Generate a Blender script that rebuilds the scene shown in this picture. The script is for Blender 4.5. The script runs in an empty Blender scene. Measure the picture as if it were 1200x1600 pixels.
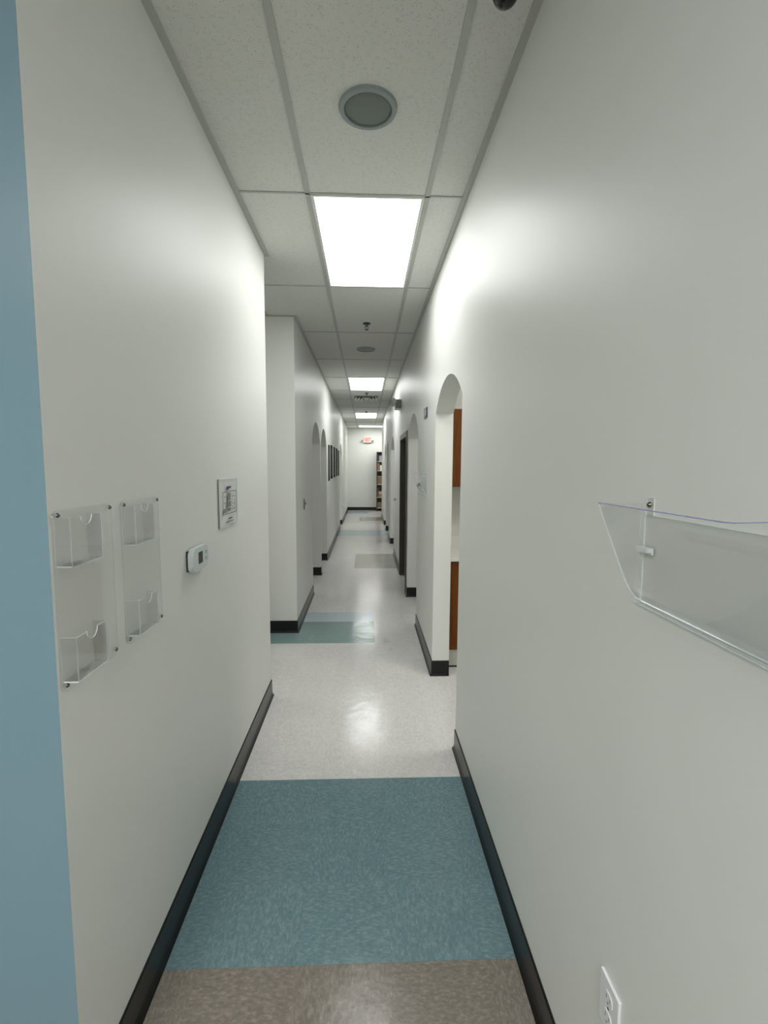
import bpy, bmesh, math, random
from mathutils import Vector, Matrix
random.seed(4)
C = bpy.context.scene.collection
S = bpy.context.scene

# ------------------------------------------------------------------ camera
def cam_axes(p, y, r):
    cp, sp = math.cos(p), math.sin(p)
    f = Vector((math.sin(y)*cp, math.cos(y)*cp, -sp))
    rt = Vector((math.cos(y), -math.sin(y), 0)); up = rt.cross(f)
    c, s = math.cos(r), math.sin(r)
    return c*rt + s*up, -s*rt + c*up, f
cd = bpy.data.cameras.new('camera'); cam = bpy.data.objects.new('camera', cd); C.objects.link(cam)
rt, up, fw = cam_axes(.0951, .0382, .0054)
M = Matrix((rt, up, -fw)).transposed().to_4x4(); M.translation = Vector((0, 0, 1.6))
cam.matrix_world = M
cd.sensor_fit = 'VERTICAL'; cd.sensor_height = 32; cd.sensor_width = 24
cd.lens = 32*751.4/1600; cd.clip_start = .02
S.camera = cam

# ------------------------------------------------------------------ world, exposure, room lights and an added fill
w = bpy.data.worlds.new('world'); S.world = w; w.use_nodes = True
w.node_tree.nodes['Background'].inputs[0].default_value = (.8, .85, .9, 1)
w.node_tree.nodes['Background'].inputs[1].default_value = 0.0
S.view_settings.view_transform = 'Standard'; S.view_settings.look = 'None'
S.view_settings.gamma = 1; S.view_settings.use_curve_mapping = False
S.view_settings.exposure = 1.25
PANEL = 3.9            # radiance of the ceiling panels
def area(name, loc, sx, sy, power, col=(1, .99, .95)):
    l = bpy.data.lights.new(name, 'AREA'); l.shape = 'RECTANGLE'; l.size = sx; l.size_y = sy
    l.energy = power; l.color = col
    o = bpy.data.objects.new(name, l); C.objects.link(o); o.location = loc; return o
XL, XR, HC = -.655, .510, 2.945
XLB, XRB = XL-.13, XR+.13
YE = 17.4
area('front_room_light', (-1.6, -1.9, HC-.03), 1.2, 2.4, 42)
area('entry_hall_light', (.0, -1.8, HC-.03), .57, 1.2, 24, (1, 1, .98))
area('far_nook_fill', (1.6, 16.4, HC-.03), 1.2, .6, 7)  # unseen fill added to brighten the end wall
area('cross_hall_light', (-2.6, 3.9, HC-.03), 1.2, .6, 5)
area('kitchenette_light', (1.5, 2.7, HC-.03), 1.2, .6, 10)
area('exam_room_light', (1.5, 5.1, HC-.03), 1.2, .6, 4)
area('exam_room_light', (1.5, 9.2, HC-.03), .6, 1.2, 5)
area('exam_room_light', (1.5, 12.4, HC-.03), .6, 1.2, 7)
area('side_room_light', (-1.8, 6.0, HC-.03), .6, 1.2, 3)
area('side_room_light', (-1.8, 11.6, HC-.03), .6, 1.2, 8)

# ------------------------------------------------------------------ material helpers
def s2l(c): return tuple((v/255/12.92 if v/255 <= .04045 else ((v/255+.055)/1.055)**2.4) for v in c)
def mat(name, rgb, rough=.5, metal=0., emis=None, es=0., spec=.5):
    m = bpy.data.materials.new(name); m.use_nodes = True
    b = m.node_tree.nodes['Principled BSDF']
    c = s2l(rgb) + (1,)
    b.inputs['Base Color'].default_value = c; b.inputs['Roughness'].default_value = rough
    b.inputs['Metallic'].default_value = metal; b.inputs['Specular IOR Level'].default_value = spec
    if emis:
        b.inputs['Emission Color'].default_value = s2l(emis)+(1,); b.inputs['Emission Strength'].default_value = es
    m.diffuse_color = c
    return m
def nt(m): return m.node_tree.nodes, m.node_tree.links, m.node_tree.nodes['Principled BSDF']
def noise(N, L, vec, scale, detail=2, rough=.5):
    n = N.new('ShaderNodeTexNoise'); n.inputs['Scale'].default_value = scale
    n.inputs['Detail'].default_value = detail; n.inputs['Roughness'].default_value = rough
    L.new(vec, n.inputs['Vector']); return n.outputs['Fac']
def ramp(N, L, fac, stops):
    r = N.new('ShaderNodeValToRGB'); L.new(fac, r.inputs[0])
    e = r.color_ramp.elements
    e[0].position, e[0].color = stops[0][0], s2l(stops[0][1])+(1,)
    e[1].position, e[1].color = stops[-1][0], s2l(stops[-1][1])+(1,)
    for p, c in stops[1:-1]:
        k = e.new(p); k.color = s2l(c)+(1,)
    return r.outputs[0]
def math_(N, L, op, a, b=None):
    m = N.new('ShaderNodeMath'); m.operation = op
    for i, v in enumerate((a, b)):
        if v is None: continue
        if isinstance(v, (int, float)): m.inputs[i].default_value = v
        else: L.new(v, m.inputs[i])
    return m.outputs[0]
def bump(N, L, B, h, strength, dist):
    b = N.new('ShaderNodeBump'); b.inputs['Strength'].default_value = strength
    b.inputs['Distance'].default_value = dist; L.new(h, b.inputs['Height'])
    L.new(b.outputs[0], B.inputs['Normal'])
def paint(name, rgb, rough=.38):
    m = mat(name, rgb, rough, spec=.16); N, L, B = nt(m)
    g = N.new('ShaderNodeNewGeometry').outputs['Position']
    h = noise(N, L, g, 140, 3)
    h2 = noise(N, L, g, 3.0, 2)
    s = math_(N, L, 'ADD', math_(N, L, 'MULTIPLY', h, .05), h2)
    bump(N, L, B, s, .35, .006)
    return m
WALL = paint('wall_paint', (224, 225, 220), .42)
BLUE = paint('blue_wall_paint', (114, 140, 152), .3)

def tile_mat(name, a, b, c, rough=.15):
    """vinyl composition tile: chips streaked one way, turned a quarter on every other tile"""
    m = mat(name, b, rough, spec=.25); N, L, B = nt(m)
    g = N.new('ShaderNodeNewGeometry').outputs['Position']
    sp = N.new('ShaderNodeSeparateXYZ'); L.new(g, sp.inputs[0])
    T = .308
    ix = math_(N, L, 'FLOOR', math_(N, L, 'DIVIDE', math_(N, L, 'ADD', sp.outputs[0], 20*T-.085), T))
    iy = math_(N, L, 'FLOOR', math_(N, L, 'DIVIDE', math_(N, L, 'ADD', sp.outputs[1], 20*T-1.41), T))
    par = math_(N, L, 'MODULO', math_(N, L, 'ADD', ix, iy), 2.0)
    cx = N.new('ShaderNodeCombineXYZ'); L.new(ix, cx.inputs[0]); L.new(iy, cx.inputs[1])
    wn = N.new('ShaderNodeTexWhiteNoise'); L.new(cx.outputs[0], wn.inputs['Vector'])
    outs = []
    for sc in ((1.0, .5, 1), (.5, 1.0, 1)):
        mp = N.new('ShaderNodeMapping'); L.new(g, mp.inputs[0]); mp.inputs['Scale'].default_value = sc
        va = N.new('ShaderNodeVectorMath'); va.operation = 'ADD'
        L.new(mp.outputs[0], va.inputs[0]); L.new(wn.outputs['Color'], va.inputs[1])
        outs.append(noise(N, L, va.outputs[0], 105, 5, .68))
    mx = N.new('ShaderNodeMix'); mx.data_type = 'FLOAT'
    L.new(par, mx.inputs[0]); L.new(outs[0], mx.inputs[2]); L.new(outs[1], mx.inputs[3])
    col = ramp(N, L, mx.outputs[0], [(.12, a), (.5, b), (.9, c)])
    # slight tile to tile shade
    tone = math_(N, L, 'ADD', math_(N, L, 'MULTIPLY', wn.outputs['Value'], .06), .96)
    tone = math_(N, L, 'ADD', tone, math_(N, L, 'MULTIPLY', math_(N, L, 'SUBTRACT', noise(N, L, g, 22, 4, .6), .5), .22))
    # seams
    fx = math_(N, L, 'FRACT', math_(N, L, 'DIVIDE', math_(N, L, 'ADD', sp.outputs[0], 20*T-.085), T))
    fy = math_(N, L, 'FRACT', math_(N, L, 'DIVIDE', math_(N, L, 'ADD', sp.outputs[1], 20*T-1.41), T))
    d = math_(N, L, 'MINIMUM', math_(N, L, 'MINIMUM', fx, math_(N, L, 'SUBTRACT', 1.0, fx)),
              math_(N, L, 'MINIMUM', fy, math_(N, L, 'SUBTRACT', 1.0, fy)))
    seam = math_(N, L, 'GREATER_THAN', d, .003)
    seamf = math_(N, L, 'ADD', math_(N, L, 'MULTIPLY', seam, .07), .93)
    tone = math_(N, L, 'MULTIPLY', tone, seamf)
    # scuffs and a few stains lying on the tiles
    for (px, py, rx, ry, k) in ((.19, 4.28, .05, .09, .35), (.23, 4.08, .03, .05, .18), (-.02, 2.93, .07, .035, .22), (.12, 3.95, .05, .03, .15)):
        ax = math_(N, L, 'DIVIDE', math_(N, L, 'SUBTRACT', sp.outputs[0], px), rx)
        ay = math_(N, L, 'DIVIDE', math_(N, L, 'SUBTRACT', sp.outputs[1], py), ry)
        rr = math_(N, L, 'ADD', math_(N, L, 'MULTIPLY', ax, ax), math_(N, L, 'MULTIPLY', ay, ay))
        f = math_(N, L, 'SUBTRACT', 1.0, rr); f = math_(N, L, 'MAXIMUM', f, 0.0)
        nn = noise(N, L, g, 60, 2)
        f = math_(N, L, 'MULTIPLY', f, math_(N, L, 'GREATER_THAN', nn, .5))
        tone = math_(N, L, 'MULTIPLY', tone, math_(N, L, 'SUBTRACT', 1.0, math_(N, L, 'MULTIPLY', f, k)))
    vm = N.new('ShaderNodeVectorMath'); vm.operation = 'SCALE'
    L.new(col, vm.inputs[0]); L.new(tone, vm.inputs['Scale'])
    L.new(vm.outputs[0], B.inputs['Base Color'])
    rn = noise(N, L, g, 9, 4)
    L.new(math_(N, L, 'ADD', math_(N, L, 'MULTIPLY', rn, .14), rough-.07), B.inputs['Roughness'])
    hh = math_(N, L, 'ADD', noise(N, L, g, 11, 4), math_(N, L, 'MULTIPLY', mx.outputs[0], .12))
    bump(N, L, B, hh, .5, .003)
    return m
F_LIGHT = tile_mat('pale_grey_tile', (176, 174, 170), (204, 203, 200), (222, 222, 219))
F_BLUE = tile_mat('blue_tile', (78, 106, 112), (104, 130, 137), (146, 164, 166))
F_TEAL = tile_mat('teal_tile', (102, 126, 126), (124, 147, 146), (146, 166, 164))
F_PALE = tile_mat('pale_blue_tile', (156, 172, 180), (174, 189, 196), (190, 202, 208))
F_BROWN = tile_mat('taupe_tile', (98, 92, 84), (124, 118, 109), (168, 160, 150))
F_GREY = tile_mat('warm_grey_tile', (138, 136, 126), (156, 154, 144), (170, 168, 160))

CEIL = mat('ceiling_tile', (206, 208, 202), .9, spec=.2)
N, L, B = nt(CEIL)
g = N.new('ShaderNodeNewGeometry').outputs['Position']
v = N.new('ShaderNodeTexVoronoi'); v.inputs['Scale'].default_value = 190; L.new(g, v.inputs['Vector'])
n1 = noise(N, L, g, 55, 4, .6)
pit = math_(N, L, 'MULTIPLY', math_(N, L, 'LESS_THAN', v.outputs['Distance'], .3), math_(N, L, 'GREATER_THAN', n1, .53))
mixc = ramp(N, L, math_(N, L, 'SUBTRACT', 1.0, pit), [(0, (184, 185, 179)), (1, (222, 223, 218))])
L.new(mixc, B.inputs['Base Color']); bump(N, L, B, math_(N, L, 'SUBTRACT', n1, pit), .3, .002)

TEE = mat('ceiling_grid_metal', (184, 186, 180), .5)
BASE = mat('black_rubber_base', (13, 16, 17), .28, spec=.4)
PANELM = mat('light_diffuser', (255, 255, 255), .5, emis=(252, 254, 252), es=PANEL)
FRAMEW = mat('white_metal', (225, 226, 220), .4)
GRILLE = mat('grey_grille', (120, 128, 124), .7)
RIMW = mat('speaker_rim', (150, 160, 162), .6)
BLACKGL = mat('black_dome', (8, 8, 14), .08)
CHROME = mat('screw_metal', (120, 120, 118), .2, 1.)
STEEL = mat('steel', (130, 130, 122), .3, 1.)
BRONZE = mat('dark_bronze_metal', (66, 60, 50), .35)
DOORWOOD = mat('dark_door', (60, 50, 42), .45)
LAMINATE = mat('white_laminate', (224, 225, 218), .3)
KICK = mat('toe_kick_grey', (190, 190, 180), .5)
PLASTIC = mat('white_plastic', (205, 213, 214), .35)
WHITEP = mat('outlet_plastic', (228, 230, 232), .3)
DARKP = mat('dark_plastic', (52, 55, 50), .35)
GREYP = mat('grey_plastic', (126, 128, 120), .4)
NAVY = mat('navy_plate', (62, 72, 92), .4)
PAPER = mat('paper', (240, 242, 238), .6)
INK = mat('ink', (128, 132, 124), .7)
INKD = mat('dark_ink', (50, 52, 50), .7)
PURPLE = mat('purple_ink', (70, 68, 110), .7)
PICBLK = mat('black_frame', (20, 21, 20), .7, spec=.1)
PICIMG = mat('picture_print', (66, 68, 67), .7, spec=.1)
TAN = mat('tan_metal', (142, 142, 126), .4)
LENS = mat('lamp_lens', (215, 218, 212), .2)
SHELFD = mat('dark_shelf_wood', (74, 62, 50), .5)
SHELFL = mat('light_shelf_edge', (205, 196, 178), .5)
CARD = mat('cardboard', (146, 120, 92), .8)
REDSIGN = mat('red_letters', (176, 16, 14), .7, emis=(235, 40, 32), es=.2, spec=.1)
WSIGN = mat('lit_sign_face', (225, 200, 192), .7, emis=(255, 205, 195), es=.1, spec=.1)
VENTD = mat('vent_dark', (24, 25, 22), .7)

WOOD = mat('orange_brown_wood', (136, 78, 36), .5, spec=.2)
N, L, B = nt(WOOD)
g = N.new('ShaderNodeNewGeometry').outputs['Position']
mp = N.new('ShaderNodeMapping'); mp.inputs['Scale'].default_value = (30, 30, 1.6); L.new(g, mp.inputs[0])
L.new(ramp(N, L, noise(N, L, mp.outputs[0], 2.2, 4), [(.3, (98, 54, 14)), (.7, (116, 67, 20))]), B.inputs['Base Color'])

def clear(name, tint, edge=False):
    m = bpy.data.materials.new(name); m.use_nodes = True
    N, L = m.node_tree.nodes, m.node_tree.links; N.clear()
    out = N.new('ShaderNodeOutputMaterial'); mix = N.new('ShaderNodeMixShader')
    tr = N.new('ShaderNodeBsdfTransparent'); tr.inputs[0].default_value = tint+(1,)
    gl = N.new('ShaderNodeBsdfGlossy'); gl.inputs['Roughness'].default_value = .12 if edge else .04
    gl.inputs[0].default_value = (.95, .97, 1, 1)
    if edge:
        df = N.new('ShaderNodeBsdfDiffuse'); df.inputs[0].default_value = (.88, .92, .94, 1)  # pale diffuse paints in the glow of light gathered at acrylic edges
        m1 = N.new('ShaderNodeMixShader'); m1.inputs[0].default_value = .3
        L.new(df.outputs[0], m1.inputs[1]); L.new(gl.outputs[0], m1.inputs[2])
        mix.inputs[0].default_value = .75
        L.new(tr.outputs[0], mix.inputs[1]); L.new(m1.outputs[0], mix.inputs[2])
    else:
        lw = N.new('ShaderNodeLayerWeight'); lw.inputs[0].default_value = .5   # facing = 1 - |cos|, same from both sides
        f5 = math_(N, L, 'POWER', lw.outputs['Facing'], 5.0)
        L.new(math_(N, L, 'ADD', math_(N, L, 'MULTIPLY', f5, .5), .024), mix.inputs[0]); L.new(tr.outputs[0], mix.inputs[1]); L.new(gl.outputs[0], mix.inputs[2])
    L.new(mix.outputs[0], out.inputs[0]); return m
ACR = clear('clear_acrylic', (.983, .986, .985)); ACE = clear('clear_acrylic_edge', (.8, .85, .87), True)
ACV = mat('acrylic_blue_edge', (92, 92, 170), .2)
ACB = clear('acrylic_plate_edge', (.88, .9, .9))

# ------------------------------------------------------------------ mesh helpers
def obj(name, bm, mats, parent=None, smooth=False, tri=False):
    bmesh.ops.recalc_face_normals(bm, faces=bm.faces[:])
    if tri: bmesh.ops.triangulate(bm, faces=bm.faces[:])
    me = bpy.data.meshes.new(name); bm.to_mesh(me); bm.free()
    for m in (mats if isinstance(mats, (list, tuple)) else [mats]): me.materials.append(m)
    if smooth:
        for p in me.polygons: p.use_smooth = True
        try: me.set_sharp_from_angle(angle=math.radians(40))
        except Exception: pass
    o = bpy.data.objects.new(name, me); C.objects.link(o)
    if parent:
        o.parent = parent
        o.matrix_parent_inverse = Matrix.Translation(-Vector(parent['_base'])) if '_base' in parent else Matrix()
    return o
def tag(o, label, cat, group=None):
    o['label'] = label; o['category'] = cat
    if group: o['group'] = group
    return o
def thing(name, label, cat, base, group=None):
    o = bpy.data.objects.new(name, None); C.objects.link(o); o.location = base; o.empty_display_size = .05
    o['_base'] = list(base)
    return tag(o, label, cat, group)
def struct(name, bm, m, parent=None, **k):
    o = obj(name, bm, m, parent, **k)
    if not parent: o['kind'] = 'structure'
    return o
def nb(): return bmesh.new()
def box(bm, a, b, mi=0, bevel=0):
    vs = [bm.verts.new((x, y, z)) for x in (a[0], b[0]) for y in (a[1], b[1]) for z in (a[2], b[2])]
    fs = [(0, 1, 3, 2), (4, 6, 7, 5), (0, 4, 5, 1), (2, 3, 7, 6), (0, 2, 6, 4), (1, 5, 7, 3)]
    out = []
    for f in fs:
        q = bm.faces.new([vs[i] for i in f]); q.material_index = mi; out.append(q)
    if bevel:
        es = list({e for q in out for e in q.edges})
        bmesh.ops.bevel(bm, geom=es, offset=bevel, segments=3, affect='EDGES', profile=.5)
    return out
def sheet(bm, a, b, emi=1):
    """thin clear sheet: the narrow faces take the edge material"""
    d = [abs(b[i]-a[i]) for i in range(3)]; k = d.index(min(d))
    for f in box(bm, a, b):
        f.normal_update()
        if abs(f.normal[k]) < .5: f.material_index = emi
def lathe(bm, prof, loc, axis='Z', n=40, mi=0):
    """prof: (radius, height) list revolved round axis, closed at zero radii"""
    def P(r, h, t):
        u, v = r*math.cos(t), r*math.sin(t)
        p = {'Z': (u, v, h), 'X': (h, u, v), 'Y': (u, h, v)}[axis]
        return Vector(p)+Vector(loc)
    rings = []
    for r, h in prof:
        if r < 1e-6: rings.append([bm.verts.new(P(0, h, 0))])
        else: rings.append([bm.verts.new(P(r, h, 2*math.pi*i/n)) for i in range(n)])
    for A, Bq in zip(rings, rings[1:]):
        for i in range(n):
            j = (i+1) % n
            a = [A[i % len(A)], A[j % len(A)]] if len(A) > 1 else [A[0]]
            b = [Bq[j % len(Bq)], Bq[i % len(Bq)]] if len(Bq) > 1 else [Bq[0]]
            if len(a)+len(b) > 2:
                bm.faces.new(a+b).material_index = mi
def prism(bm, pts, axis, a, b, mi=0):
    """polygon pts (2D) extruded along axis from a to b"""
    def P(p, t): return {'X': (t, p[0], p[1]), 'Y': (p[0], t, p[1]), 'Z': (p[0], p[1], t)}[axis]
    A = [bm.verts.new(P(p, a)) for p in pts]; Bv = [bm.verts.new(P(p, b)) for p in pts]
    fs = [bm.faces.new(A[::-1]), bm.faces.new(Bv)]
    for i in range(len(pts)):
        j = (i+1) % len(pts); fs.append(bm.faces.new((A[i], A[j], Bv[j], Bv[i])))
    for f in fs: f.material_index = mi
    return fs
def tube(bm, p, q, r, n=12, mi=0):
    p, q = Vector(p), Vector(q); d = (q-p).normalized()
    u = d.orthogonal().normalized(); v = d.cross(u)
    A = [bm.verts.new(p+r*(math.cos(t)*u+math.sin(t)*v)) for t in [2*math.pi*i/n for i in range(n)]]
    Bv = [bm.verts.new(w_.co+(q-p)) for w_ in A]
    for f in [bm.faces.new(A[::-1]), bm.faces.new(Bv)]+[bm.faces.new((A[i], A[(i+1) % n], Bv[(i+1) % n], Bv[i])) for i in range(n)]:
        f.material_index = mi

# ------------------------------------------------------------------ the setting: floor
RECTS = [(-9, 9, -9, 1.41, 5), (-9, 9, 1.41, 2.335, 1), (-9, .085, 4.24, 4.845, 2), (-9, .085, 4.845, 5.17, 3),
         (-.18, 9, 7.44, 8.69, 4), (-9, 9, 11.0, 11.95, 3), (-.18, 9, 14.05, 15.05, 4), (-9, .08, 16.05, 16.95, 3)]
xs = sorted({-4.0, 2.4, XL, .085, -.18, .08}); ys = sorted({-4.0, YE+.1} | {r[2] for r in RECTS if r[2] > -4} | {r[3] for r in RECTS})
bm = nb(); vd = {}
def gv(x, y):
    if (x, y) not in vd: vd[(x, y)] = bm.verts.new((x, y, 0))
    return vd[(x, y)]
for x0, x1 in zip(xs, xs[1:]):
    for y0, y1 in zip(ys, ys[1:]):
        f = bm.faces.new((gv(x0, y0), gv(x1, y0), gv(x1, y1), gv(x0, y1))); cx, cy = (x0+x1)/2, (y0+y1)/2
        for r in RECTS:
            if r[0] < cx < r[1] and r[2] < cy < r[3]: f.material_index = r[4]
struct('floor', bm, [F_LIGHT, F_BLUE, F_TEAL, F_PALE, F_GREY, F_BROWN])

# ceiling plane with a real slab thickness
bm = nb(); box(bm, (-4.1, -4.1, HC+.004), (2.5, YE+.1, HC+.06)); struct('ceiling', bm, CEIL)

# walls: an outline in Y-Z with openings that reach the floor, extruded in X
def arch_pts(y0, y1, zs, zc, n=28):
    """segmental arch from (y1, zs) over the crown to (y0, zs)"""
    h, a = zc-zs, (y1-y0)/2; R = (a*a+h*h)/(2*h); cy, cz = (y0+y1)/2, zc-R
    t = math.asin(a/R)
    return [(cy+R*math.sin(t-2*t*i/n), cz+R*math.cos(t-2*t*i/n)) for i in range(n+1)]
def wall(name, ya, yb, x0, x1, openings, mats=WALL):
    pts = [(ya, 0)]
    for (y0, y1, zs, zc) in openings:
        pts.append((y0, 0))
        if zc is None: pts += [(y0, zs), (y1, zs)]
        else: pts += arch_pts(y0, y1, zs, zc)[::-1]
        pts.append((y1, 0))
    pts += [(yb, 0), (yb, HC+.004), (ya, HC+.004)]
    bm = nb(); prism(bm, pts, 'X', x0, x1)
    return struct(name, bm, mats, tri=True)
L_OPEN = [(5.94, 6.98, 1.91, 2.17), (7.10, 8.10, 1.91, 2.17), (12.25, 13.2, 1.91, 2.17)]
R_OPEN = [(2.575, 3.545, 1.985, 2.165), (4.72, 5.78, 1.93, 2.165), (5.98, 7.0, 1.99, None), (8.66, 9.86, 1.93, 2.165),
          (10.68, 11.9, 1.92, 2.165), (12.1, 13.08, 1.92, 2.165)]
wall('wall_left', 4.53, YE, XLB, XL, L_OPEN)
wall('wall_right', -4.0, 15.35, XR, XRB, R_OPEN)
# near left block: blue paint on the side that faces the front room
bm = nb()
for f in box(bm, (-4.0, 1.01, 0), (XL, 3.245, HC+.004)):
    f.normal_update()
    if f.calc_center_median().y < 1.02: f.material_index = 1
struct('wall_left', bm, [WALL, BLUE])
def slab(name, a, b, m=WALL):
    bm = nb(); box(bm, a, b); return struct(name, bm, m)
slab('wall_end', (XL, YE, 0), (2.4, YE+.1, HC+.004))
slab('wall_side', (-4.0, 4.53, 0), (XLB, 4.65, HC+.004))
slab('wall_side', (-2.7, 4.65, 0), (-2.6, YE, HC+.004))
slab('wall_side', (-2.6, 9.0, 0), (XLB, 9.1, HC+.004))
slab('wall_side', (-2.6, 14.2, 0), (XLB, 14.3, HC+.004))
slab('wall_side', (-4.1, 3.245, 0), (-4.0, 4.53, HC+.004))
slab('wall_outer', (2.4, -4.0, 0), (2.5, YE, HC+.004))
for y0, y1 in ((1.6, 1.7), (4.33, 4.45), (5.86, 5.96), (7.1, 7.2), (10.1, 10.2), (15.25, 15.35)):
    slab('wall_side', (XRB, y0, 0), (2.4, y1, HC+.004))
slab('wall_back', (-4.0, -4.1, 0), (XR, -4.0, HC+.004))
slab('wall_front', (-4.1, -4.1, 0), (-4.0, 1.01, HC+.004), BLUE)

# rubber base: profile swept along a plan path, wall on the right hand side of the path's travel
def base(path, n_):
    H, T = .118, .006
    prof = [(0, 0), (.017, 0), (.013, .006), (T+.002, .018), (T, .03), (T, H-.004), (T-.003, H), (0, H)]
    bm = nb(); rings = []
    P = [Vector((x, y)) for x, y in path]
    for i, p in enumerate(P):
        nrm = []
        if i > 0: d = (P[i]-P[i-1]).normalized(); nrm.append(Vector((-d.y, d.x)))
        if i < len(P)-1: d = (P[i+1]-P[i]).normalized(); nrm.append(Vector((-d.y, d.x)))
        m = sum(nrm, Vector((0, 0))); m = m/m.dot(nrm[0]) if len(nrm) == 2 else m
        rings.append([bm.verts.new((p.x+m.x*o, p.y+m.y*o, z)) for o, z in prof])
    k = len(prof)
    for A, Bq in zip(rings, rings[1:]):
        for i in range(k): bm.faces.new((A[i], A[(i+1) % k], Bq[(i+1) % k], Bq[i]))
    bm.faces.new(rings[0]); bm.faces.new(rings[-1][::-1])
    return struct(n_, bm, BASE)
# left hand walls (travel towards the camera: wall lies to the right)
base([(-3.9, 1.01), (XL, 1.01), (XL, 3.245), (-3.9, 3.245)][::-1], 'baseboard_left')
lefts = [4.53]+[v for o in L_OPEN for v in o[:2]]+[YE]
base([(XLB, 5.94), (XL, 5.94), (XL, 4.53), (-3.9, 4.53)], 'baseboard_left')
base([(XLB, 7.10), (XL, 7.10), (XL, 6.98), (XLB, 6.98)], 'baseboard_left')
base([(XLB, 12.25), (XL, 12.25), (XL, 8.10), (XLB, 8.10)], 'baseboard_left')
base([(2.38, YE), (XL, YE), (XL, 13.2), (XLB, 13.2)], 'baseboard_left')
base([(XRB, 2.575), (XR, 2.575), (XR, -3.9)][::-1], 'baseboard_right')
base([(XRB, 3.545), (XR, 3.545), (XR, 4.72), (XRB, 4.72)], 'baseboard_right')
base([(XRB, 5.78), (XR, 5.78), (XR, 5.93)], 'baseboard_right')
base([(XR, 7.05), (XR, 8.66), (XRB, 8.66)], 'baseboard_right')
base([(XRB, 9.86), (XR, 9.86), (XR, 10.68), (XRB, 10.68)], 'baseboard_right')
base([(XRB, 11.9), (XR, 11.9), (XR, 12.1), (XRB, 12.1)], 'baseboard_right')
base([(XRB, 13.08), (XR, 13.08), (XR, 15.35), (2.38, 15.35)], 'baseboard_right')

# ceiling grid: main runners, cross tees, wall angles
P0, PY = 2.54, 1.2445
ty = [P0+PY*k for k in range(-5, 12)]
def tee(bm, a, b): box(bm, (min(a[0], b[0]), min(a[1], b[1]), HC-.001), (max(a[0], b[0]), max(a[1], b[1]), HC+.006))
bm = nb()
for x in (-.292, .308): tee(bm, (x-.012, -4.0), (x+.012, YE))
for x in (-.892, -1.492, -2.092, -2.692):
    tee(bm, (x-.012, -4.0), (x+.012, 1.01)); tee(bm, (x-.012, 3.245), (x+.012, 4.53))
for y in ty:
    if y < 1.0: tee(bm, (-4.0, y-.006), (XR, y+.006))
    elif 3.245 < y < 4.53: tee(bm, (-4.0, y-.006), (XR, y+.006))
    elif y < YE: tee(bm, (XL, y-.006), (XR, y+.006))
struct('trim_1', bm, TEE)
bm = nb(); a = .026
def ang(x0, y0, x1, y1): box(bm, (x0, y0, HC-.004), (x1, y1, HC+.003))
ang(XL, 1.01, XL+a, 3.245+a); ang(-3.9, 3.245, XL, 3.245+a); ang(-3.9, 4.53-a, XL+a, 4.53); ang(XL, 4.53, XL+a, YE-a)
ang(XR-a, -3.9, XR, 15.35+a); ang(XL, YE-a, 2.38, YE); ang(XR, 15.35, 2.38, 15.35+a); ang(-3.9, 1.01-a, XL, 1.01)
struct('trim_2', bm, TEE)

# dark door frame on the right with its leaf
dr = thing('door_1', 'dark bronze metal door frame with dark door set in the right wall', 'door', (XR, 6.49, 0)); dr['kind'] = 'structure'
bm = nb()
for (y0, y1) in ((5.93, 5.985), (6.995, 7.05)):
    box(bm, (XR-.014, y0, 0), (XR, y1, 2.035))
box(bm, (XR-.014, 5.985, 1.985), (XR, 6.995, 2.035))
for (y0, y1) in ((5.98, 6.0), (6.98, 7.0)):
    box(bm, (XR-.012, y0, 0), (XRB+.012, y1, 1.985))
box(bm, (XR-.012, 6.0, 1.97), (XRB+.012, 6.98, 1.99))
obj('door_frame', bm, BRONZE, dr)
bm = nb(); box(bm, (XR+.085, 6.002, .008), (XR+.128, 6.978, 1.968)); obj('door_leaf', bm, DOORWOOD, dr)
bm = nb(); lathe(bm, [(0, .085), (.024, .084), (.028, .07), (.024, .05), (.012, .045), (.012, .03), (.03, .012), (.03, 0)], (XR+.085, 6.07, 1.0), 'X')
for v in bm.verts: v.co.x = XR+.085-(v.co.x-(XR+.085))
obj('door_knob', bm, STEEL, dr, smooth=True)

# ------------------------------------------------------------------ ceiling lights
def light(x0, x1, y0, y1, label):
    cx, cy = (x0+x1)/2, (y0+y1)/2
    t = thing('ceiling_light', label, 'ceiling light', (cx, cy, HC), 'recessed light panels along the hall ceiling')
    bm = nb(); e = .016
    box(bm, (x0, y0, HC-.002), (x1, y0+e, HC+.0035)); box(bm, (x0, y1-e, HC-.002), (x1, y1, HC+.0035))
    box(bm, (x0, y0+e, HC-.002), (x0+e, y1-e, HC+.0035)); box(bm, (x1-e, y0+e, HC-.002), (x1, y1-e, HC+.0035))
    obj('frame', bm, FRAMEW, t)
    bm = nb(); box(bm, (x0+e, y0+e, HC-.001), (x1-e, y1-e, HC+.0035)); obj('diffuser', bm, PANELM, t)
for y, lb in ((P0, 'glowing white rectangular ceiling panel, the largest and nearest, beyond the round speaker'),
              (P0+4*PY, 'glowing white ceiling panel just in front of the louvred air vent'),
              (P0+8*PY, 'small glowing ceiling panel between the air vent and the panel at the end wall')):
    light(-.278, .294, y+.008, y+PY-.008, lb)
light(-.24, .98, 16.3, 16.9, 'glowing ceiling panel laid crosswise at the end wall above the exit sign')

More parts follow.
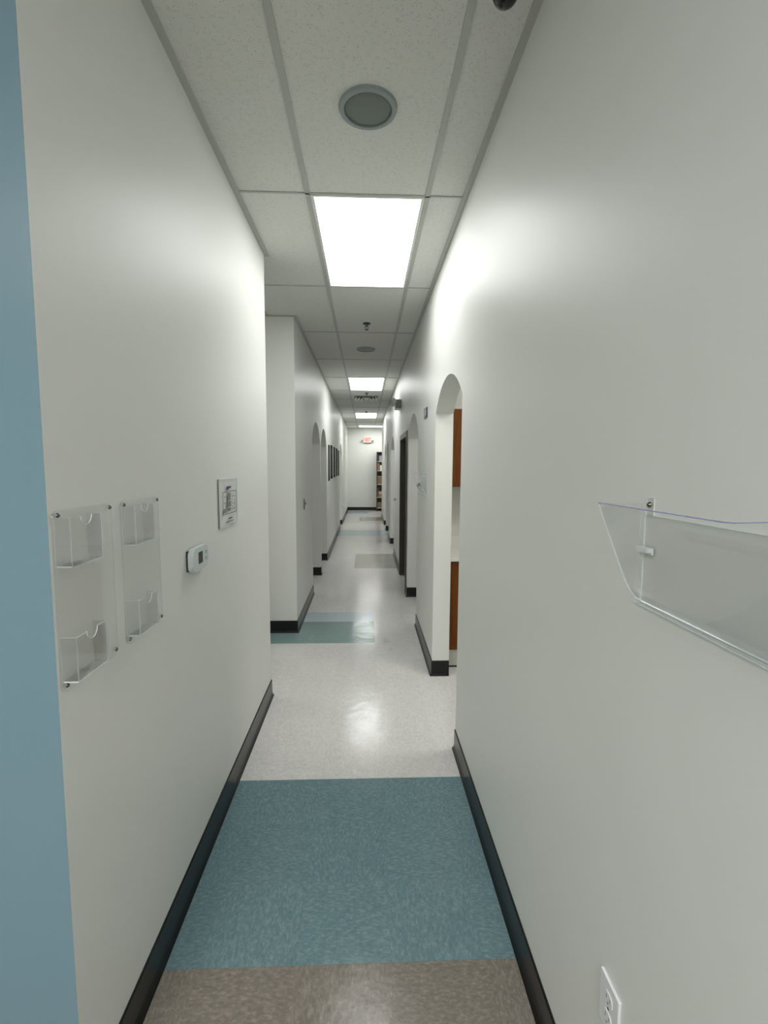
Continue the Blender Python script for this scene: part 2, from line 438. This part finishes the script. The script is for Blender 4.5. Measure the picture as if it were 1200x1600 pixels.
# ------------------------------------------------------------------ ceiling fittings
def speaker(x, y, label, r=.091, gm=GRILLE):
    t = thing('ceiling_speaker', label, 'speaker', (x, y, HC), 'round speakers in the hall ceiling')
    bm = nb(); lathe(bm, [(r, -.003), (r, -.008), (r+.005, -.010), (r+.017, -.007), (r+.02, 0), (r+.02, .004), (r, .004), (r, -.003)], (x, y, HC), n=56)
    obj('rim', bm, RIMW, t, smooth=True)
    bm = nb(); lathe(bm, [(0, -.007), (r*.7, -.006), (r*.93, -.003), (r, .001), (0, .003)], (x, y, HC), n=56)
    obj('grille', bm, gm, t, smooth=True)
speaker(.006, 1.955, 'large round grey ceiling speaker nearest the camera, before the first light panel')
speaker(.0, 5.73, 'small pale round ceiling speaker farther down the hall past the first light panel', .088, RIMW)
def sprinkler(x, y, label):
    t = thing('fire_sprinkler', label, 'fire sprinkler', (x, y, HC), 'pendant sprinklers along the hall ceiling')
    bm = nb(); lathe(bm, [(0, -.006), (.03, -.006), (.036, -.002), (.038, .004), (0, .004)], (x, y, HC)); obj('escutcheon', bm, DARKP, t, smooth=True)
    bm = nb(); lathe(bm, [(0, -.03), (.011, -.03), (.013, -.018), (.013, -.004), (0, -.004)], (x, y, HC), n=20)
    for s in (-1, 1):
        tube(bm, (x+s*.011, y, HC-.018), (x+s*.015, y, HC-.04), .003); tube(bm, (x+s*.015, y, HC-.04), (x, y, HC-.054), .003)
    obj('body', bm, STEEL, t)
    bm = nb(); lathe(bm, [(0, -.058), (.017, -.057), (.017, -.054), (0, -.053)], (x, y, HC), n=20); obj('deflector', bm, DARKP, t)
sprinkler(.006, 4.72, 'dark pendant fire sprinkler on the ceiling between first light panel and small speaker')
sprinkler(.015, 9.1, 'tiny pendant fire sprinkler on the ceiling beside the air vent')
sprinkler(.015, 12.2, 'tiny pendant fire sprinkler just before the third light panel')
t = thing('security_camera', 'glossy black dome camera with white rim at the top edge of the ceiling', 'security camera', (.392, 1.475, HC))
bm = nb(); lathe(bm, [(.0, -.004), (.046, -.010), (.052, -.004), (.053, .004), (0, .004)], (.392, 1.475, HC), n=48); obj('mounting_ring', bm, FRAMEW, t, smooth=True)
bm = nb(); lathe(bm, [(0, -.05)]+[(.038*math.sin(a_), -.012-.038*math.cos(a_)) for a_ in [math.pi/2*i/10 for i in range(1, 11)]]+[(0, -.008)], (.392, 1.475, HC), n=48)
obj('dome', bm, BLACKGL, t, smooth=True)

# air vent with curved blades
t = thing('air_vent', 'square louvred air vent with pale curved blades in the hall ceiling', 'air vent', (0, 9.72, HC))
VX0, VX1, VY0, VY1 = -.225, .235, 9.42, 10.0
bm = nb()
box(bm, (VX0, VY0, HC-.012), (VX1, VY0+.03, HC+.0035)); box(bm, (VX0, VY1-.03, HC-.012), (VX1, VY1, HC+.0035))
box(bm, (VX0, VY0+.03, HC-.012), (VX0+.02, VY1-.03, HC+.0035)); box(bm, (VX1-.02, VY0+.03, HC-.012), (VX1, VY1-.03, HC+.0035))
obj('frame', bm, mat('vent_frame', (150, 152, 145), .5), t)
bm = nb(); box(bm, (VX0+.02, VY0+.03, HC-.003), (VX1-.02, VY1-.03, HC+.0035)); obj('duct_opening', bm, VENTD, t)
VB = mat('vent_blade', (215, 216, 206), .4)
for s in (-1, 1):
    for k in range(3):
        bm = nb(); x0 = .005+s*(.065+k*.058); pr = []
        for i in range(7):
            u = i/6; pr.append((x0+s*(.045*u), HC-.004-.038*(1-(1-u)**2)))
        pts = pr+[(p[0]-s*.003, p[1]-.003) for p in pr[::-1]]
        prism(bm, pts, 'Y', VY0+.04+(2-k)*.05, VY1-.04); obj('blade', bm, VB, t)
bm = nb(); prism(bm, [(-.05, HC-.004), (.06, HC-.004), (.045, HC-.016), (-.035, HC-.016)], 'Y', VY0+.2, VY1-.06); obj('blade', bm, VB, t)

# ------------------------------------------------------------------ exit sign on the end wall
EY = YE-.05
t = thing('exit_sign', 'lit red and white exit sign with side lamps on the end wall', 'exit sign', (.055, YE, 2.4))
bm = nb(); box(bm, (-.083, EY, 2.435), (.193, YE, 2.635), bevel=.006); obj('housing', bm, FRAMEW, t)
bm = nb(); box(bm, (-.075, EY-.003, 2.443), (.185, EY+.001, 2.627)); obj('face', bm, WSIGN, t)
bm = nb(); box(bm, (-.08, EY+.005, 2.405), (.19, YE, 2.434)); obj('battery_case', bm, mat('battery_grey', (140, 136, 126), .5), t)
cu = bpy.data.curves.new('letters', 'FONT'); cu.body = 'EXIT'; cu.size = .155; cu.extrude = .001; cu.align_x = 'CENTER'; cu.align_y = 'CENTER'
cu.offset = .003; cu.space_character = 1.02
to = bpy.data.objects.new('letters', cu); C.objects.link(to)
dg = bpy.context.evaluated_depsgraph_get(); me = bpy.data.meshes.new_from_object(to.evaluated_get(dg))
bpy.data.objects.remove(to); 
bm = nb(); bm.from_mesh(me); xs_ = [v.co.x for v in bm.verts]; k_ = .19/(max(xs_)-min(xs_)); zs_ = [v.co.y for v in bm.verts]; kz = .125/(max(zs_)-min(zs_)); zc_ = (max(zs_)+min(zs_))/2
for v in bm.verts:
    x, y, z = v.co; v.co = Vector((.073+x*k_, EY-.004+(.0008 if z < 0 else 0), 2.535+(y-zc_)*kz))
o = obj('letters', bm, REDSIGN, t)
bm = nb(); prism(bm, [(-.066, 2.535), (-.035, 2.575), (-.035, 2.56), (-.05, 2.535), (-.035, 2.51), (-.035, 2.495)], 'Y', EY-.005, EY-.003); obj('arrow', bm, REDSIGN, t)
for s, x in ((-1, -.083), (1, .193)):
    bm = nb(); tube(bm, (x, EY+.025, 2.5), (x+s*.03, EY+.02, 2.49), .012)
    lathe(bm, [(0, .05), (.028, .048), (.04, .01), (.04, 0), (0, 0)], (x+s*.05, EY-.02, 2.485), 'Y', n=24)
    obj('emergency_lamp', bm, TAN, t, smooth=True)

# emergency light on the right wall
t = thing('emergency_light', 'boxy grey twin-head emergency light high on the right wall', 'emergency light', (XR, 7.15, 2.43))
bm = nb(); box(bm, (XR-.085, 7.0, 2.43), (XR, 7.28, 2.555), bevel=.008); obj('housing', bm, TAN, t)
for y, dz in ((6.975, .02), (7.2, .0)):
    bm = nb(); cx, cz = XR-.115, 2.515+dz*.5
    lathe(bm, [(0, .06), (.022, .058), (.032, .03), (.04, .004), (.042, 0)], (cx, y, cz), 'Y', n=28)
    tube(bm, (cx, y+.03, cz), (XR-.08, y+.06, cz), .01)
    hd = obj('lamp_head', bm, GREYP, t, smooth=True)
    bm = nb(); lathe(bm, [(0, -.008), (.03, -.004), (.041, .002), (0, .003)], (cx, y, cz), 'Y', n=28)
    ln = obj('lens', bm, LENS, t, smooth=True); ln.parent = hd; ln.matrix_parent_inverse = Matrix()
bm = nb(); lathe(bm, [(0, 0), (.026, .003), (.026, .03), (0, .03)], (XR-.15, 7.02, 2.478), 'Y', n=24); obj('highlight_disc', bm, LENS, t)  # added pale disc standing in for the white highlight beside the lamp heads

# ------------------------------------------------------------------ left wall: brochure holders, thermostat, framed notice, switch
def holder(y0, y1, p0, p1, label):
    t = thing('brochure_holder', label, 'brochure holder', (XL, (y0+y1)/2, 1.12), 'clear acrylic brochure holders on the left wall')
    # back plate with rounded corners
    x0, x1 = XL+.004, XL+.007; r = .018; z0, z1 = 1.108, 1.503
    pts = []
    for cy, cz, a0 in ((y1-r, z1-r, 0), (y0+r, z1-r, 90), (y0+r, z0+r, 180), (y1-r, z0+r, 270)):
        for i in range(7):
            a_ = math.radians(a0+15*i); pts.append((cy+r*math.cos(a_), cz+r*math.sin(a_)))
    bm = nb(); fs = prism(bm, pts, 'X', x0, x1)
    for f in fs[2:]: f.material_index = 1
    obj('back_plate', bm, [ACR, ACB], t)
    for zb, zt in ((1.384, 1.49), (1.133, 1.232)):
        bm = nb(); X0, X1, tt = x1, XL+.040, .0022
        sheet(bm, (X0, p0, zb), (X1, p0+tt, zt)); sheet(bm, (X0, p1-tt, zb), (X1, p1, zt))
        sheet(bm, (X0, p0+tt, zb), (X1-tt, p1-tt, zb+tt))
        # front with a thumb notch
        ym = (p0+p1)/2; rn = .021
        pr = [(p0+tt, zb), (p1-tt, zb), (p1-tt, zt)]+[(ym+rn*math.cos(a_), zt-rn*math.sin(a_)) for a_ in [math.pi*i/12 for i in range(13)]]+[(p0+tt, zt)]
        fs = prism(bm, pr, 'X', X1-tt, X1)
        for f in fs[2:]: f.material_index = 1
        obj('pocket', bm, [ACR, ACE], t)
    for y in (y0+.018, y1-.010):
        for z in (1.493, 1.122):
            bm = nb(); lathe(bm, [(0, .0045), (.003, .004), (.0052, .0015), (.0055, 0), (0, -.003)], (x1, y, z), 'X', n=20)
            obj('screw', bm, CHROME, t, smooth=True)
holder(1.013, 1.247, 1.017, 1.140, 'clear acrylic two-pocket brochure holder, the one nearer the blue wall')
holder(1.293, 1.525, 1.301, 1.421, 'clear acrylic two-pocket brochure holder, the one nearer the thermostat')

t = thing('thermostat', 'rounded white thermostat with dark square screen on the left wall', 'thermostat', (XL, 1.85, 1.2))
ya, yb, za, zb = 1.752, 1.925, 1.203, 1.291
bm = nb(); box(bm, (XL, ya+.006, za+.006), (XL+.010, yb-.006, zb-.006)); obj('back_plate', bm, DARKP, t)
def rrect(y0, y1, z0, z1, r, n=8):
    pts = []
    for cy, cz, a0 in ((y1-r, z1-r, 0), (y0+r, z1-r, 90), (y0+r, z0+r, 180), (y1-r, z0+r, 270)):
        for i in range(n+1):
            a_ = math.radians(a0+90/n*i); pts.append((cy+r*math.cos(a_), cz+r*math.sin(a_)))
    return pts
bm = nb(); fs = prism(bm, rrect(ya, yb, za, zb, .026), 'X', XL+.008, XL+.026)
bmesh.ops.bevel(bm, geom=[e for e in bm.edges if all(abs(v.co.x-(XL+.026)) < 1e-5 for v in e.verts)], offset=.004, segments=3, affect='EDGES')
obj('case', bm, PLASTIC, t, smooth=True)
bm = nb(); box(bm, (XL+.0255, 1.812, 1.228), (XL+.0268, 1.858, 1.272)); obj('screen', bm, DARKP, t)
for z in (1.238, 1.262):
    bm = nb(); box(bm, (XL+.0255, 1.886, z-.007), (XL+.0275, 1.904, z+.007), bevel=.0008); obj('button', bm, mat('button_grey', (165, 175, 175), .4), t)

# notice in clear holder
t = thing('wall_notice', 'white printed evacuation plan in a clear frame above the thermostat', 'notice', (XL, 2.3, 1.32))
bm = nb(); sheet(bm, (XL+.002, 2.152, 1.318), (XL+.008, 2.447, 1.536)); obj('clear_frame', bm, [ACR, ACE], t)
bm = nb(); box(bm, (XL+.0012, 2.160, 1.322), (XL+.002, 2.442, 1.533)); pp = obj('paper', bm, PAPER, t)
def pr_(name, rects, m):
    bm = nb()
    for (a_, b_, c_, d_) in rects: box(bm, (XL+.0083, a_, c_), (XL+.0087, b_, d_))
    obj(name, bm, m, t)
y0, y1, z0, z1 = 2.20, 2.425, 1.372, 1.478; l = .0022
pr_('plan_border', [(y0, y1, z1-l, z1), (y0, y1, z0, z0+l), (y0, y0+l*1.5, z0, z1), (y1-l*2, y1, z0, z1)], INKD)
rr = []
for (a_, b_, c_, d_) in ((2.275, 2.325, .385, .40), (2.27, 2.33, .405, .43), (2.28, 2.325, .435, .47), (2.21, 2.25, .38, .40), (2.215, 2.245, .425, .428), (2.35, 2.40, .45, .453),
                         (2.36, 2.395, .415, .418), (2.35, 2.40, .39, .393), (2.215, 2.26, .452, .455), (2.345, 2.348, .38, .47), (2.39, 2.393, .38, .44), (2.245, 2.247, .375, .42)):
    rr.append((a_, b_, 1+c_, 1+d_))
pr_('floor_plan', rr, INK)
pr_('title', [(2.262, 2.335, 1.492, 1.502), (2.255, 2.30, 1.486, 1.4915)], PURPLE)
pr_('caption', [(2.285, 2.345, 1.347, 1.352), (2.24, 2.37, 1.333, 1.336)], INKD)
bm = nb(); box(bm, (XL+.001, 2.150, 1.316), (XL+.006, 2.1535, 1.538)); obj('frame_edge', bm, GREYP, t)

t = thing('light_switch', 'dark steel toggle light switch on the left wall before the first arch', 'light switch', (XL, 5.12, 1.145))
bm = nb(); box(bm, (XL, 5.085, 1.138), (XL+.006, 5.155, 1.25), bevel=.002); obj('plate', bm, mat('switch_steel', (96, 97, 88), .35, .7), t)
bm = nb(); prism(bm, [(5.112, 1.188), (5.128, 1.188), (5.128, 1.214), (5.112, 1.214)], 'X', XL+.005, XL+.024); obj('toggle', bm, GREYP, t)
o = nb(); lathe(o, [(.0, .03), (.018, .028), (.028, .012), (.03, 0), (0, -.001)], (XL, 14.0, .475), 'X', n=24)
tag(obj('wall_fitting', o, WHITEP, smooth=True), 'small bright white round fitting low on the left wall near the far end', 'wall fitting')

# framed pictures between the left arches
for i, (y, wd, z0, z1) in enumerate(((8.47, .24, 1.335, 1.965), (8.97, .50, 1.36, 1.985), (9.84, .44, 1.365, 1.985), (10.66, .44, 1.37, 1.985), (11.40, .38, 1.37, 1.965))):
    lb = ['narrow black framed picture nearest the camera on the left wall', 'black framed picture second from the front on the left wall',
          'black framed picture in the middle of the row on the left wall', 'black framed picture second from the far end of the left wall row',
          'black framed picture farthest down the left wall, by the third arch'][i]
    t = thing('framed_picture', lb, 'picture', (XL, y+wd/2, z0), 'row of framed pictures on the left wall')
    d, e = .008, .05
    bm = nb(); box(bm, (XL, y, z0), (XL+d, y+e, z1)); box(bm, (XL, y+wd-e, z0), (XL+d, y+wd, z1))
    box(bm, (XL, y+e, z0), (XL+d, y+wd-e, z0+e)); box(bm, (XL, y+e, z1-e), (XL+d, y+wd-e, z1)); obj('frame', bm, PICBLK, t)
    bm = nb(); box(bm, (XL, y+e, z0+e), (XL+d*.6, y+wd-e, z1-e)); obj('print', bm, PICIMG, t)

# ------------------------------------------------------------------ right wall: file pockets, room sign, fitting, outlet
def pocket(dy, label):
    t = thing('file_pocket', label, 'file pocket', (XR, .65+dy, 1.35), 'clear wall file pockets')
    ya, yb = .862+dy, .40+dy; th = .003
    prof = [(.424, 1.535), (.432, 1.512), (.468, 1.423), (.481, 1.392), (.489, 1.377), (.498, 1.364), (.5045, 1.356)]
    # front: slanted sheet that curls under to the wall, top edge with a shallow scoop
    bm = nb(); n = 24; rings = []
    for i in range(n+1):
        y = ya+(yb-ya)*i/n; u = (ya-y)/(ya-yb)
        sc = max(0, .0625*(u-.69))
        row = []
        for k, (x, z) in enumerate(prof):
            zz = z+(sc if k == 0 else 0); xx = x-(sc*.35 if k == 0 else 0)
            row.append((bm.verts.new((xx, y, zz)), bm.verts.new((xx+th*.9, y, zz+th*.35))))
        rings.append(row)
    m_ = len(prof)
    for A, Bq in zip(rings, rings[1:]):
        for k in range(m_-1):
            bm.faces.new((A[k][0], A[k+1][0], Bq[k+1][0], Bq[k][0])); bm.faces.new((A[k][1], Bq[k][1], Bq[k+1][1], A[k+1][1]))
        bm.faces.new((A[0][0], Bq[0][0], Bq[0][1], A[0][1])).material_index = 2
        bm.faces.new((A[-1][0], A[-1][1], Bq[-1][1], Bq[-1][0])).material_index = 1
    for R_ in (rings[0], rings[-1]):
        for k in range(m_-1): bm.faces.new((R_[k][0], R_[k][1], R_[k+1][1], R_[k+1][0])).material_index = 1
    obj('front_panel', bm, [ACR, ACE, ACV], t, smooth=True)
    # thin end wall
    for y in (ya-.001, yb+.003):
        bm = nb(); pts = [(x+.003, z) for x, z in prof]+[(.506, 1.356), (.506, 1.5355)]
        fs = prism(bm, pts, 'Y', y-.002, y)
        for f in fs[2:]: f.material_index = 1
        obj('end_panel', bm, [ACR, ACE], t)
    bm = nb(); sheet(bm, (XR-.0035, yb+.03, 1.350), (XR-.001, ya-.012, 1.515))
    sheet(bm, (XR-.0035, ya-.037, 1.515), (XR-.001, ya-.014, 1.546)); sheet(bm, (XR-.0035, yb+.035, 1.515), (XR-.001, yb+.06, 1.546))
    obj('back_panel', bm, [ACR, ACE], t)
    bm = nb(); sheet(bm, (XR-.010, yb+.03, 1.350), (XR-.0036, ya-.002, 1.3525)); obj('bottom_ledge', bm, [ACR, ACE], t)
    bm = nb()
    for q, (za, zb) in enumerate(((1.450, 1.458), (1.446, 1.450))): box(bm, (XR-.016+.008*q, ya-.045, za), (XR-.004, ya-.012, zb), 1)
    obj('clip', bm, [ACR, ACE], t)
    for y in (ya-.025, yb+.047):
        bm = nb(); lathe(bm, [(0, -.0045), (.003, -.004), (.005, -.0015), (.0052, 0), (0, .002)], (XR-.0036, y, 1.534), 'X', n=20)
        obj('screw', bm, CHROME, t, smooth=True)
pocket(0, 'large clear plastic wall file pocket at the right edge of the photo')
pocket(3.57, 'clear wall file pocket farther down the right wall, between the two nearest arches')

t = thing('room_sign', 'small navy room sign with pale centre high on the right wall', 'sign', (XR, 4.11, 2.01))
bm = nb(); box(bm, (XR-.010, 4.02, 2.008), (XR, 4.20, 2.09), bevel=.002); obj('plate', bm, NAVY, t)
bm = nb(); box(bm, (XR-.0115, 4.06, 2.025), (XR-.0095, 4.15, 2.075)); obj('insert', bm, mat('sign_insert', (176, 186, 196), .5), t)
o = nb(); lathe(o, [(0, -.045), (.018, -.044), (.026, -.034), (.02, -.02), (.011, -.016), (.011, -.008), (.03, -.005), (.031, 0), (0, .001)], (XR, 8.03, 1.05), 'X', n=28)
tag(obj('wall_bumper', o, mat('satin_metal', (170, 172, 166), .35, .5), smooth=True), 'small round grey wall bumper on the right wall just beyond the dark door frame', 'wall bumper')

t = thing('wall_outlet', 'white electrical outlet low on the right wall at the bottom edge', 'outlet', (XR, .875, .43))
bm = nb(); box(bm, (XR-.007, .838, .428), (XR, .911, .542), bevel=.0022); obj('plate', bm, WHITEP, t)
for z in (.506, .464):
    bm = nb(); prism(bm, rrect(.8595, .8895, z-.014, z+.014, .010, 4), 'X', XR-.0085, XR-.006); rc = obj('receptacle', bm, WHITEP, t)
    bm = nb()
    for y in (.868, .881): box(bm, (XR-.0088, y-.001, z-.002), (XR-.0084, y+.001, z+.007))
    lathe(bm, [(0, -.0088), (.0025, -.0088), (.0025, -.0084), (0, -.0084)], (XR, .8745, z-.008), 'X', n=12)
    sl = obj('slots', bm, GREYP, t); sl.parent = rc; sl.matrix_parent_inverse = Matrix()
bm = nb(); lathe(bm, [(0, -.0082), (.003, -.0078), (.003, -.006), (0, -.006)], (XR, .8745, .485), 'X', n=14); obj('screw', bm, STEEL, t)

# ------------------------------------------------------------------ kitchenette seen through the first right arch
CX0, CX1 = .665, 2.0
t = thing('base_cabinet', 'orange-brown wooden base cabinet behind the nearest right arch', 'cabinet', (1.33, 4.0, 0))
bm = nb(); box(bm, (CX0, 3.71, .141), (CX1, 4.325, .86)); obj('body', bm, WOOD, t)
for i in range(3):
    x0 = CX0+.004+i*(CX1-CX0)/3; x1 = x0+(CX1-CX0)/3-.008
    bm = nb(); box(bm, (x0, 3.69, .146), (x1, 3.7095, .852), bevel=.002); d = obj('door', bm, WOOD, t)
    bm = nb(); hx = x1-.05
    for z in (.70, .80): tube(bm, (hx, 3.69, z), (hx, 3.665, z), .004)
    tube(bm, (hx, 3.665, .69), (hx, 3.665, .81), .005); h = obj('handle', bm, STEEL, t); h.parent = d; h.matrix_parent_inverse = Matrix()
bm = nb(); box(bm, (CX0, 3.70, .012), (CX1, 4.325, .141)); obj('toe_kick', bm, KICK, t)
bm = nb(); box(bm, (CX0, 3.697, 0), (CX1, 4.325, .012)); obj('floor_strip', bm, BASE, t)
t = thing('countertop', 'white laminate countertop on the base cabinet behind the nearest right arch', 'countertop', (1.33, 4.0, .86))
bm = nb(); box(bm, (XRB+.002, 3.675, .86), (CX1+.02, 4.325, .885), bevel=.003); obj('worktop', bm, LAMINATE, t)
bm = nb(); box(bm, (XRB+.002, 4.31, .885), (CX1+.02, 4.325, .975)); obj('backsplash', bm, LAMINATE, t)
t = thing('wall_cabinet', 'orange-brown wooden wall cabinet hung above the countertop', 'cabinet', (1.35, 4.15, 1.43))
WX0 = .70
bm = nb(); box(bm, (WX0, 4.02, 1.43), (CX1, 4.325, 2.075)); obj('body', bm, WOOD, t)
for i in range(3):
    x0 = WX0+.003+i*(CX1-WX0)/3; x1 = x0+(CX1-WX0)/3-.006
    bm = nb(); box(bm, (x0, 4.0, 1.433), (x1, 4.0195, 2.072), bevel=.002); obj('door', bm, WOOD, t)

# ------------------------------------------------------------------ bookcase at the end wall
BX0, BX1, BY0, BY1 = .385, 1.25, 17.06, YE-.01
t = thing('bookcase', 'tall dark wooden bookcase standing against the end wall at right', 'bookcase', (.8, 17.2, 0))
for x in (BX0, BX1-.02):
    bm = nb(); box(bm, (x, BY0, 0), (x+.02, BY1, 2.1)); obj('side_panel', bm, SHELFD, t)
bm = nb(); box(bm, (BX0+.02, BY0, 2.08), (BX1-.02, BY1, 2.1)); obj('top_panel', bm, SHELFD, t)
bm = nb(); box(bm, (BX0+.02, BY1-.01, .0), (BX1-.02, BY1, 2.08)); obj('back_panel', bm, SHELFD, t)
SH = [.12, .50, .96, 1.44, 1.77]
for z in SH:
    bm = nb(); box(bm, (BX0+.02, BY0+.002, z-.02), (BX1-.02, BY1-.01, z)); obj('shelf', bm, SHELFL, t)
BIN = mat('grey_bin', (150, 150, 158), .5); KRAFT = mat('kraft_box', (126, 106, 84), .8); PINK = mat('pale_pink_box', (196, 170, 160), .7)
WH = mat('white_box', (214, 216, 208), .6); DKB = mat('dark_binder', (58, 60, 62), .5)
def item(name, lab, cat, x0, x1, z, h, m, group=None, depth=.2, lid=None):
    bm = nb(); y0 = BY0+.03
    pts = [(x0+.004, z), (x1-.004, z), (x1, z+h), (x0, z+h)]
    prism(bm, pts, 'Y', y0, y0+depth)
    if not lid:
        tag(obj(name, bm, m), lab, cat, group); return
    tt = thing(name, lab, cat, ((x0+x1)/2, y0+depth/2, z), group)
    obj('bin_body', bm, m, tt)
    bm = nb(); box(bm, (x0-.004, y0-.006, z+h), (x1+.004, y0+depth+.006, z+h+.018)); obj('lid', bm, lid, tt)
item('binder', 'dark binder at the left end of the bookcase top shelf', 'binder', .415, .465, 1.77, .24, DKB)
item('storage_bin', 'grey storage bin on the bookcase top shelf beside the binder', 'bin', .475, .66, 1.77, .20, BIN)
item('cardboard_box', 'brown cardboard box on the second shelf of the bookcase', 'box', .412, .49, 1.44, .27, CARD)
item('white_carton', 'white carton on the second shelf beside the brown box', 'box', .50, .64, 1.44, .19, WH)
item('storage_bin', 'brown bin with pale lid on the middle bookcase shelf', 'bin', .415, .66, .96, .27, KRAFT, lid=BIN)
item('folder', 'upright brown folder on the fourth bookcase shelf from the top', 'folder', .415, .45, .50, .32, KRAFT)
item('cardboard_box', 'brown cardboard box topped by a pink carton, low in the bookcase', 'box', .46, .66, .50, .12, CARD)
item('pink_carton', 'pale pink carton on top of the lower brown cardboard box', 'box', .465, .62, .62, .08, PINK)
item('basket', 'brown basket on the bottom bookcase shelf', 'basket', .415, .64, .12, .2, KRAFT)
